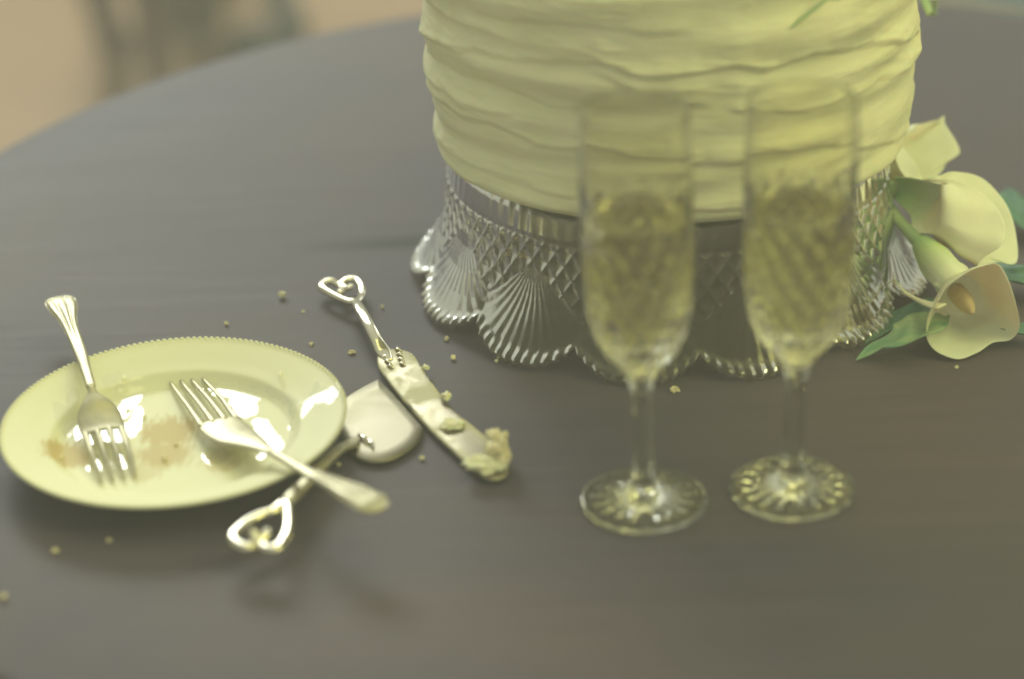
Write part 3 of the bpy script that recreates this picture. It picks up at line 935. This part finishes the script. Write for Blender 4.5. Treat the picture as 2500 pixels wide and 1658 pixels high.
# lowest bloom, open towards the camera
lily("lowest calla lily, open towards the camera with its orange throat showing",
     [at(2252, 598, 3.6), at(2285, 640, 3.3), at(2325, 690, 2.6), at(2348, 722, 2.0)],
     [at(2286, 741, 3.6), at(2266, 777, 2.6), at(2262, 826, 1.2), at(2286, 857, .6), at(2335, 876, .25), at(2384, 862, .3), at(2422, 838, .5), at(2466, 830, .7), at(2488, 797, 1.6), at(2482, 750, 2.9),
      at(2462, 688, 4.2), at(2437, 645, 5.0), at(2392, 652, 5.2), at(2350, 672, 4.9), at(2310, 702, 4.3)],
     [.62, 1.0, 1.25, 1.35],
     [(*at(2100, 400, 3.5), .8, .8), (*at(2172, 508, 4.0), .75, .75), (*at(2212, 558, 3.9), .75, .75), (*at(2255, 602, 3.6), 1.0, 1.0)],
     spadix=[(*at(2310, 680, 2.4), .7, .7), (*at(2335, 712, 2.4), 1.1, 1.1), (*at(2358, 742, 2.5), 1.0, 1.0), (*at(2374, 764, 2.6), .3, .3)],
     tip=[(*at(2300, 748, 3.2), .9, .2), (*at(2277, 745, 3.0), .8, .25), (*at(2240, 732, 2.6), .34, .22), (*at(2208, 712, 2.2), .2, .16), (*at(2184, 682, 1.8), .08, .08)])
# middle bloom, seen from outside
lily("largest calla lily, seen from its side between the other two blooms",
     [at(2168, 462, 5.2), at(2205, 482, 5.4), at(2255, 505, 5.5), at(2300, 520, 5.2)],
     [at(2238, 440, 6.4), at(2290, 430, 6.8), at(2332, 419, 6.6), at(2400, 438, 6.0), at(2452, 492, 5.0), at(2478, 560, 3.8), at(2482, 641, 2.6), at(2432, 642, 2.7), at(2388, 650, 3.2), at(2405, 626, 3.9),
      at(2444, 600, 4.6), at(2455, 560, 5.2), at(2436, 512, 6.0), at(2390, 468, 6.7), at(2325, 440, 7.1), at(2268, 438, 7.0)],
     [.8, 1.25, 1.55, 1.7],
     [(*at(2060, 380, 3.5), .8, .8), (*at(2130, 440, 4.6), .8, .8), (*at(2172, 464, 5.2), 1.2, 1.2)])
# upper bloom, half behind the cake
lily("highest calla lily, half hidden behind the cake's right side",
     [at(2170, 440, 4.5), at(2185, 420, 5.0), at(2205, 395, 5.4)],
     [at(2215, 310, 6.8), at(2250, 303, 7.0), at(2290, 293, 7.0), at(2305, 283, 7.0), at(2307, 303, 6.8), at(2332, 342, 6.2), at(2343, 374, 5.6), at(2315, 392, 5.2), at(2297, 420, 4.8), at(2262, 440, 4.8), at(2215, 436, 5.5), at(2185, 385, 6.8), at(2195, 335, 7.2)],
     [.7, 1.1, 1.5],
     [(*at(2080, 480, 3.0), .8, .8), (*at(2140, 462, 3.8), .8, .8), (*at(2172, 438, 4.5), 1.0, 1.0)], gs=0.45)


def leaf(name, pts_mid, widths, label, M, group="leaves among the calla lilies", curl=.12):
    C = resample([(*p, w) for p, w in zip(pts_mid, widths)], 34)
    P, Wd = C[:, :3], C[:, 3]
    T = np.gradient(P, axis=0); T /= np.linalg.norm(T, axis=1)[:, None]
    S = np.cross(T, (0, 0, 1)); S /= np.linalg.norm(S, axis=1)[:, None]
    cs = 11
    top, bot = [], []
    for i in range(len(P)):
        for j in range(cs):
            k = (j / (cs - 1) - .5) * 2
            z = curl * Wd[i] * abs(k) ** 1.5 + 0.05 * Wd[i] * math.sin(i * .5 + j)
            if abs(k) < .05: z -= .04
            top.append(P[i] + S[i] * k * Wd[i] / 2 + (0, 0, z + .03))
            bot.append(P[i] + S[i] * k * Wd[i] / 2 + (0, 0, z - .03))
    n = len(P)
    V = np.array(top + bot)
    F = grid_faces(n, cs, wrap_m=False) + grid_faces(n, cs, wrap_m=False, flip=True, off=n * cs)
    o = n * cs
    for i in range(n - 1):
        F.append((i * cs, (i + 1) * cs, o + (i + 1) * cs, o + i * cs))
        F.append((i * cs + cs - 1, o + i * cs + cs - 1, o + (i + 1) * cs + cs - 1, (i + 1) * cs + cs - 1))
    o_ = mesh(name, V, F, M)
    tag(o_, label, "leaf", group)


leaf("lily_leaf", [at(2090, 880, .2), at(2140, 850, .6), at(2195, 828, 1.2), at(2255, 800, 1.5), at(2300, 770, 1.4)], [.05, 1.2, 2.2, 2.6, 1.0],
     "pale-faced green leaf pointing left from under the lowest lily", M_leaf2)
leaf("lily_leaf", [at(2110, 842, .2), at(2170, 800, .35), at(2230, 765, .4), at(2290, 735, .5)], [.05, 1.0, 1.6, .8],
     "dark green leaf behind the pale-faced leaf under the lowest lily", M_leaf)
leaf("lily_leaf", [at(2440, 470, 1.5), at(2500, 530, 1.2), at(2570, 580, .8), at(2640, 610, .4)], [1.5, 2.2, 2.0, .1],
     "dark green leaf at the right edge beside the largest lily's top", M_leaf)
leaf("lily_leaf", [at(2400, 640, 1.0), at(2460, 665, 1.2), at(2520, 690, 1.1), at(2600, 720, .5)], [1.0, 2.0, 2.2, .1],
     "dark green leaf at the right edge between the two lower lilies", M_leaf)
leaf("lily_leaf", [at(2440, 800, .5), at(2490, 808, .8), at(2560, 830, .5)], [.8, 1.3, .1],
     "dark green leaf tip at the right edge beside the lowest lily", M_leaf)

# greenery hanging from the cake's top, its tip in view
a_, z_ = on_cyl(1925, 72, CX, CY, CRD + .9)
def cylp(u, v, R):
    a, z = on_cyl(u, v, CX, CY, R)
    return np.array([CX + R * math.sin(a), CY - R * math.cos(a), z])
p0, p1, p2 = cylp(1922, 74, CRD + .8), cylp(1965, 40, CRD + 1.0), cylp(2015, 0, CRD + 1.2)
sprig = [(*p0, .08, .06), (*((p0 + p1) / 2), .34, .10), (*p1, .40, .12), (*p2, .36, .12), (*(p2 + (p2 - p1) * .9), .3, .12), (p2[0] + .6, p2[1] + 3.5, 28.3, .3, .12), (p2[0] + .4, p2[1] + 7, 28.4, .2, .1)]
v, f = ribbon(sprig, 40, 10, sq=1)
o = mesh("green_sprig", v, f, M_stem)
tag(o, "thin green leaf tip hanging over the cake's upper right side", "leaf")
b0 = cylp(2238, 6, CRD - .2)
b0 = at(2284, -8, 22.0)
ros = thing("small_blossom", (b0[0], b0[1], 22), "small cream blossom with green leaf at the cake's top right edge", "flower")
pet = []
for k in range(6):
    a = k * 1.05
    c = b0 + np.array([math.cos(a) * .42, math.sin(a) * .42, .1 * (k % 2)])
    vv, ff = ribbon([(*(b0 + (0, 0, -.1)), .2, .1), (*((c + b0) / 2 + (0, 0, .1)), .7, .16), (*(c + (math.cos(a) * .2, math.sin(a) * .2, .1)), .5, .1)], 10, 8, sq=1)
    mesh("petal", vv, ff, petal_mat("blossom_petal", (9, 9, 9)) if k == 0 else bpy.data.materials["blossom_petal"], ros)
gs = cylp(2246, 20, CRD)
v, f = ribbon([(*b0, .3, .12), (*(at(2262, 12, 21.0)), .5, .12), (gs[0] - 1.2, gs[1] + 3.5, 26.2, .35, .12), (gs[0] - 4, gs[1] + 5, 28.0, .25, .12)], 24, 8, sq=1)
mesh("leaf", v, f, M_stem, ros)

# ------------------------------------------------------------------ far background, out of focus
rug = at(2440, -70, FZ)
rp = np.array([at(2140, -40, FZ)[:2], at(2620, 60, FZ)[:2], at(3300, 60, FZ)[:2], at(3300, -700, FZ)[:2], at(2140, -700, FZ)[:2]])
v, f = slab(rp, FZ + .9, FZ + .1, bevel=.4)
tag(mesh("rug", v, f, M_rug), "dark blue-green rug on the floor beyond the table's right side", "rug")

chair = thing("wooden_chair", (*at(300, 60, FZ)[:2], FZ), "out-of-focus dark wooden chair standing on the tan floor behind the table", "chair")
def leg(p, q, w=3.0, w2=3.0):
    v, f = ribbon([(*p, w, w), (*((p + q) / 2), (w + w2) / 2, (w + w2) / 2), (*q, w2, w2)], 12, 8, up=(0, 1, 0.2), sq=.6)
    mesh("leg", v, f, M_legwood, chair)
leg(at(276, 262, FZ), at(306, 100, FZ + 20), 3.2, 3.2)
leg(at(392, 225, FZ), at(352, -60, FZ + 34), 3.6, 5.2)
leg(at(268, 72, FZ), at(196, -150, FZ + 30), 5.5, 5.5)
leg(at(560, -60, FZ), at(520, -260, FZ + 30), 4, 4)
s0 = at(330, -150, FZ + 38)
v, f = slab(np.array([(s0[0] - 24, s0[1] - 14), (s0[0] + 24, s0[1] - 20), (s0[0] + 26, s0[1] + 24), (s0[0] - 22, s0[1] + 28)]), s0[2] + 4, s0[2], bevel=1)
mesh("seat", v, f, M_legwood, chair)

# pale cloth trailing behind the chair
def drape(name, outline_top, outline_bot, M, label, cat, folds=5, depth=2.2):
    A = resample(outline_top, 40); B = resample(outline_bot, 40)
    rows = []
    for i in range(14):
        k = i / 13
        r = A * (1 - k) + B * k
        r = r + np.stack([np.zeros(40), depth * k * np.sin(np.linspace(0, folds * 6.28, 40)), np.zeros(40)], 1)
        rows.append(r)
    fr = np.concatenate(rows); bk = fr + (0, .5, 0)
    F = grid_faces(14, 40, wrap_m=False) + grid_faces(14, 40, wrap_m=False, flip=True, off=560)
    o = mesh(name, np.concatenate([fr, bk]), F, M)
    return tag(o, label, cat)
drape("pale_cloth", [at(385, -160, FZ + 30), at(470, -165, FZ + 32), at(560, -160, FZ + 30)], [at(405, 78, FZ + .5), at(470, 105, FZ + .5), at(545, 70, FZ + .5)], M_cloth,
      "out-of-focus pale greenish cloth hanging down to the floor beside the chair", "cloth")
# dark bag: sagging body and its strap
def bag():
    c = at(640, 112, FZ)
    t = thing("dark_bag", (c[0], c[1], FZ), "out-of-focus dark blue-grey bag slumped on the floor behind the table", "bag")
    v, f = ribbon([(*at(585, 128, FZ + 2), 2, 3), (*at(598, 112, FZ + 3.5), 7, 7), (*at(650, 100, FZ + 2.6), 6, 5), (*at(700, 82, FZ + 2), 6, 4), (*at(755, 92, FZ + 1), 1.5, 1.5)], 24, 12, sq=.9)
    mesh("body", v, f, M_bag, t)
    v, f = ribbon([(*at(662, -40, FZ + 10), 5, 4), (*at(690, 20, FZ + 6), 5.5, 4), (*at(722, 62, FZ + 3.5), 6.0, 4), (*at(748, 84, FZ + 2), 3, 2)], 20, 10, sq=.9)
    mesh("strap", v, f, M_bag, t)
bag()

# ------------------------------------------------------------------ the faint haze volume added to lift the blacks like faded film
hz = bpy.data.materials.new("film_haze")
hz.use_nodes = True
hn = hz.node_tree
for n_ in list(hn.nodes):
    if n_.type != 'OUTPUT_MATERIAL': hn.nodes.remove(n_)
pv = hn.nodes.new("ShaderNodeVolumePrincipled")
pv.inputs['Color'].default_value = (0.92, 0.93, 0.97, 1)
pv.inputs['Density'].default_value = 0.13
hn.links.new(pv.outputs[0], hn.nodes["Material Output"].inputs['Volume'])
X0, X1, Y0, Y1, Z0, Z1 = -1000, 1000, -350, 1600, FZ - 100, 500
V = [(x, y, z) for z in (Z0, Z1) for x, y in ((X0, Y0), (X1, Y0), (X1, Y1), (X0, Y1))]
o = mesh("film_haze", V, [(3, 2, 1, 0), (4, 5, 6, 7), (0, 1, 5, 4), (1, 2, 6, 5), (2, 3, 7, 6), (3, 0, 4, 7)], hz, smooth=False)
o['kind'] = 'stuff'
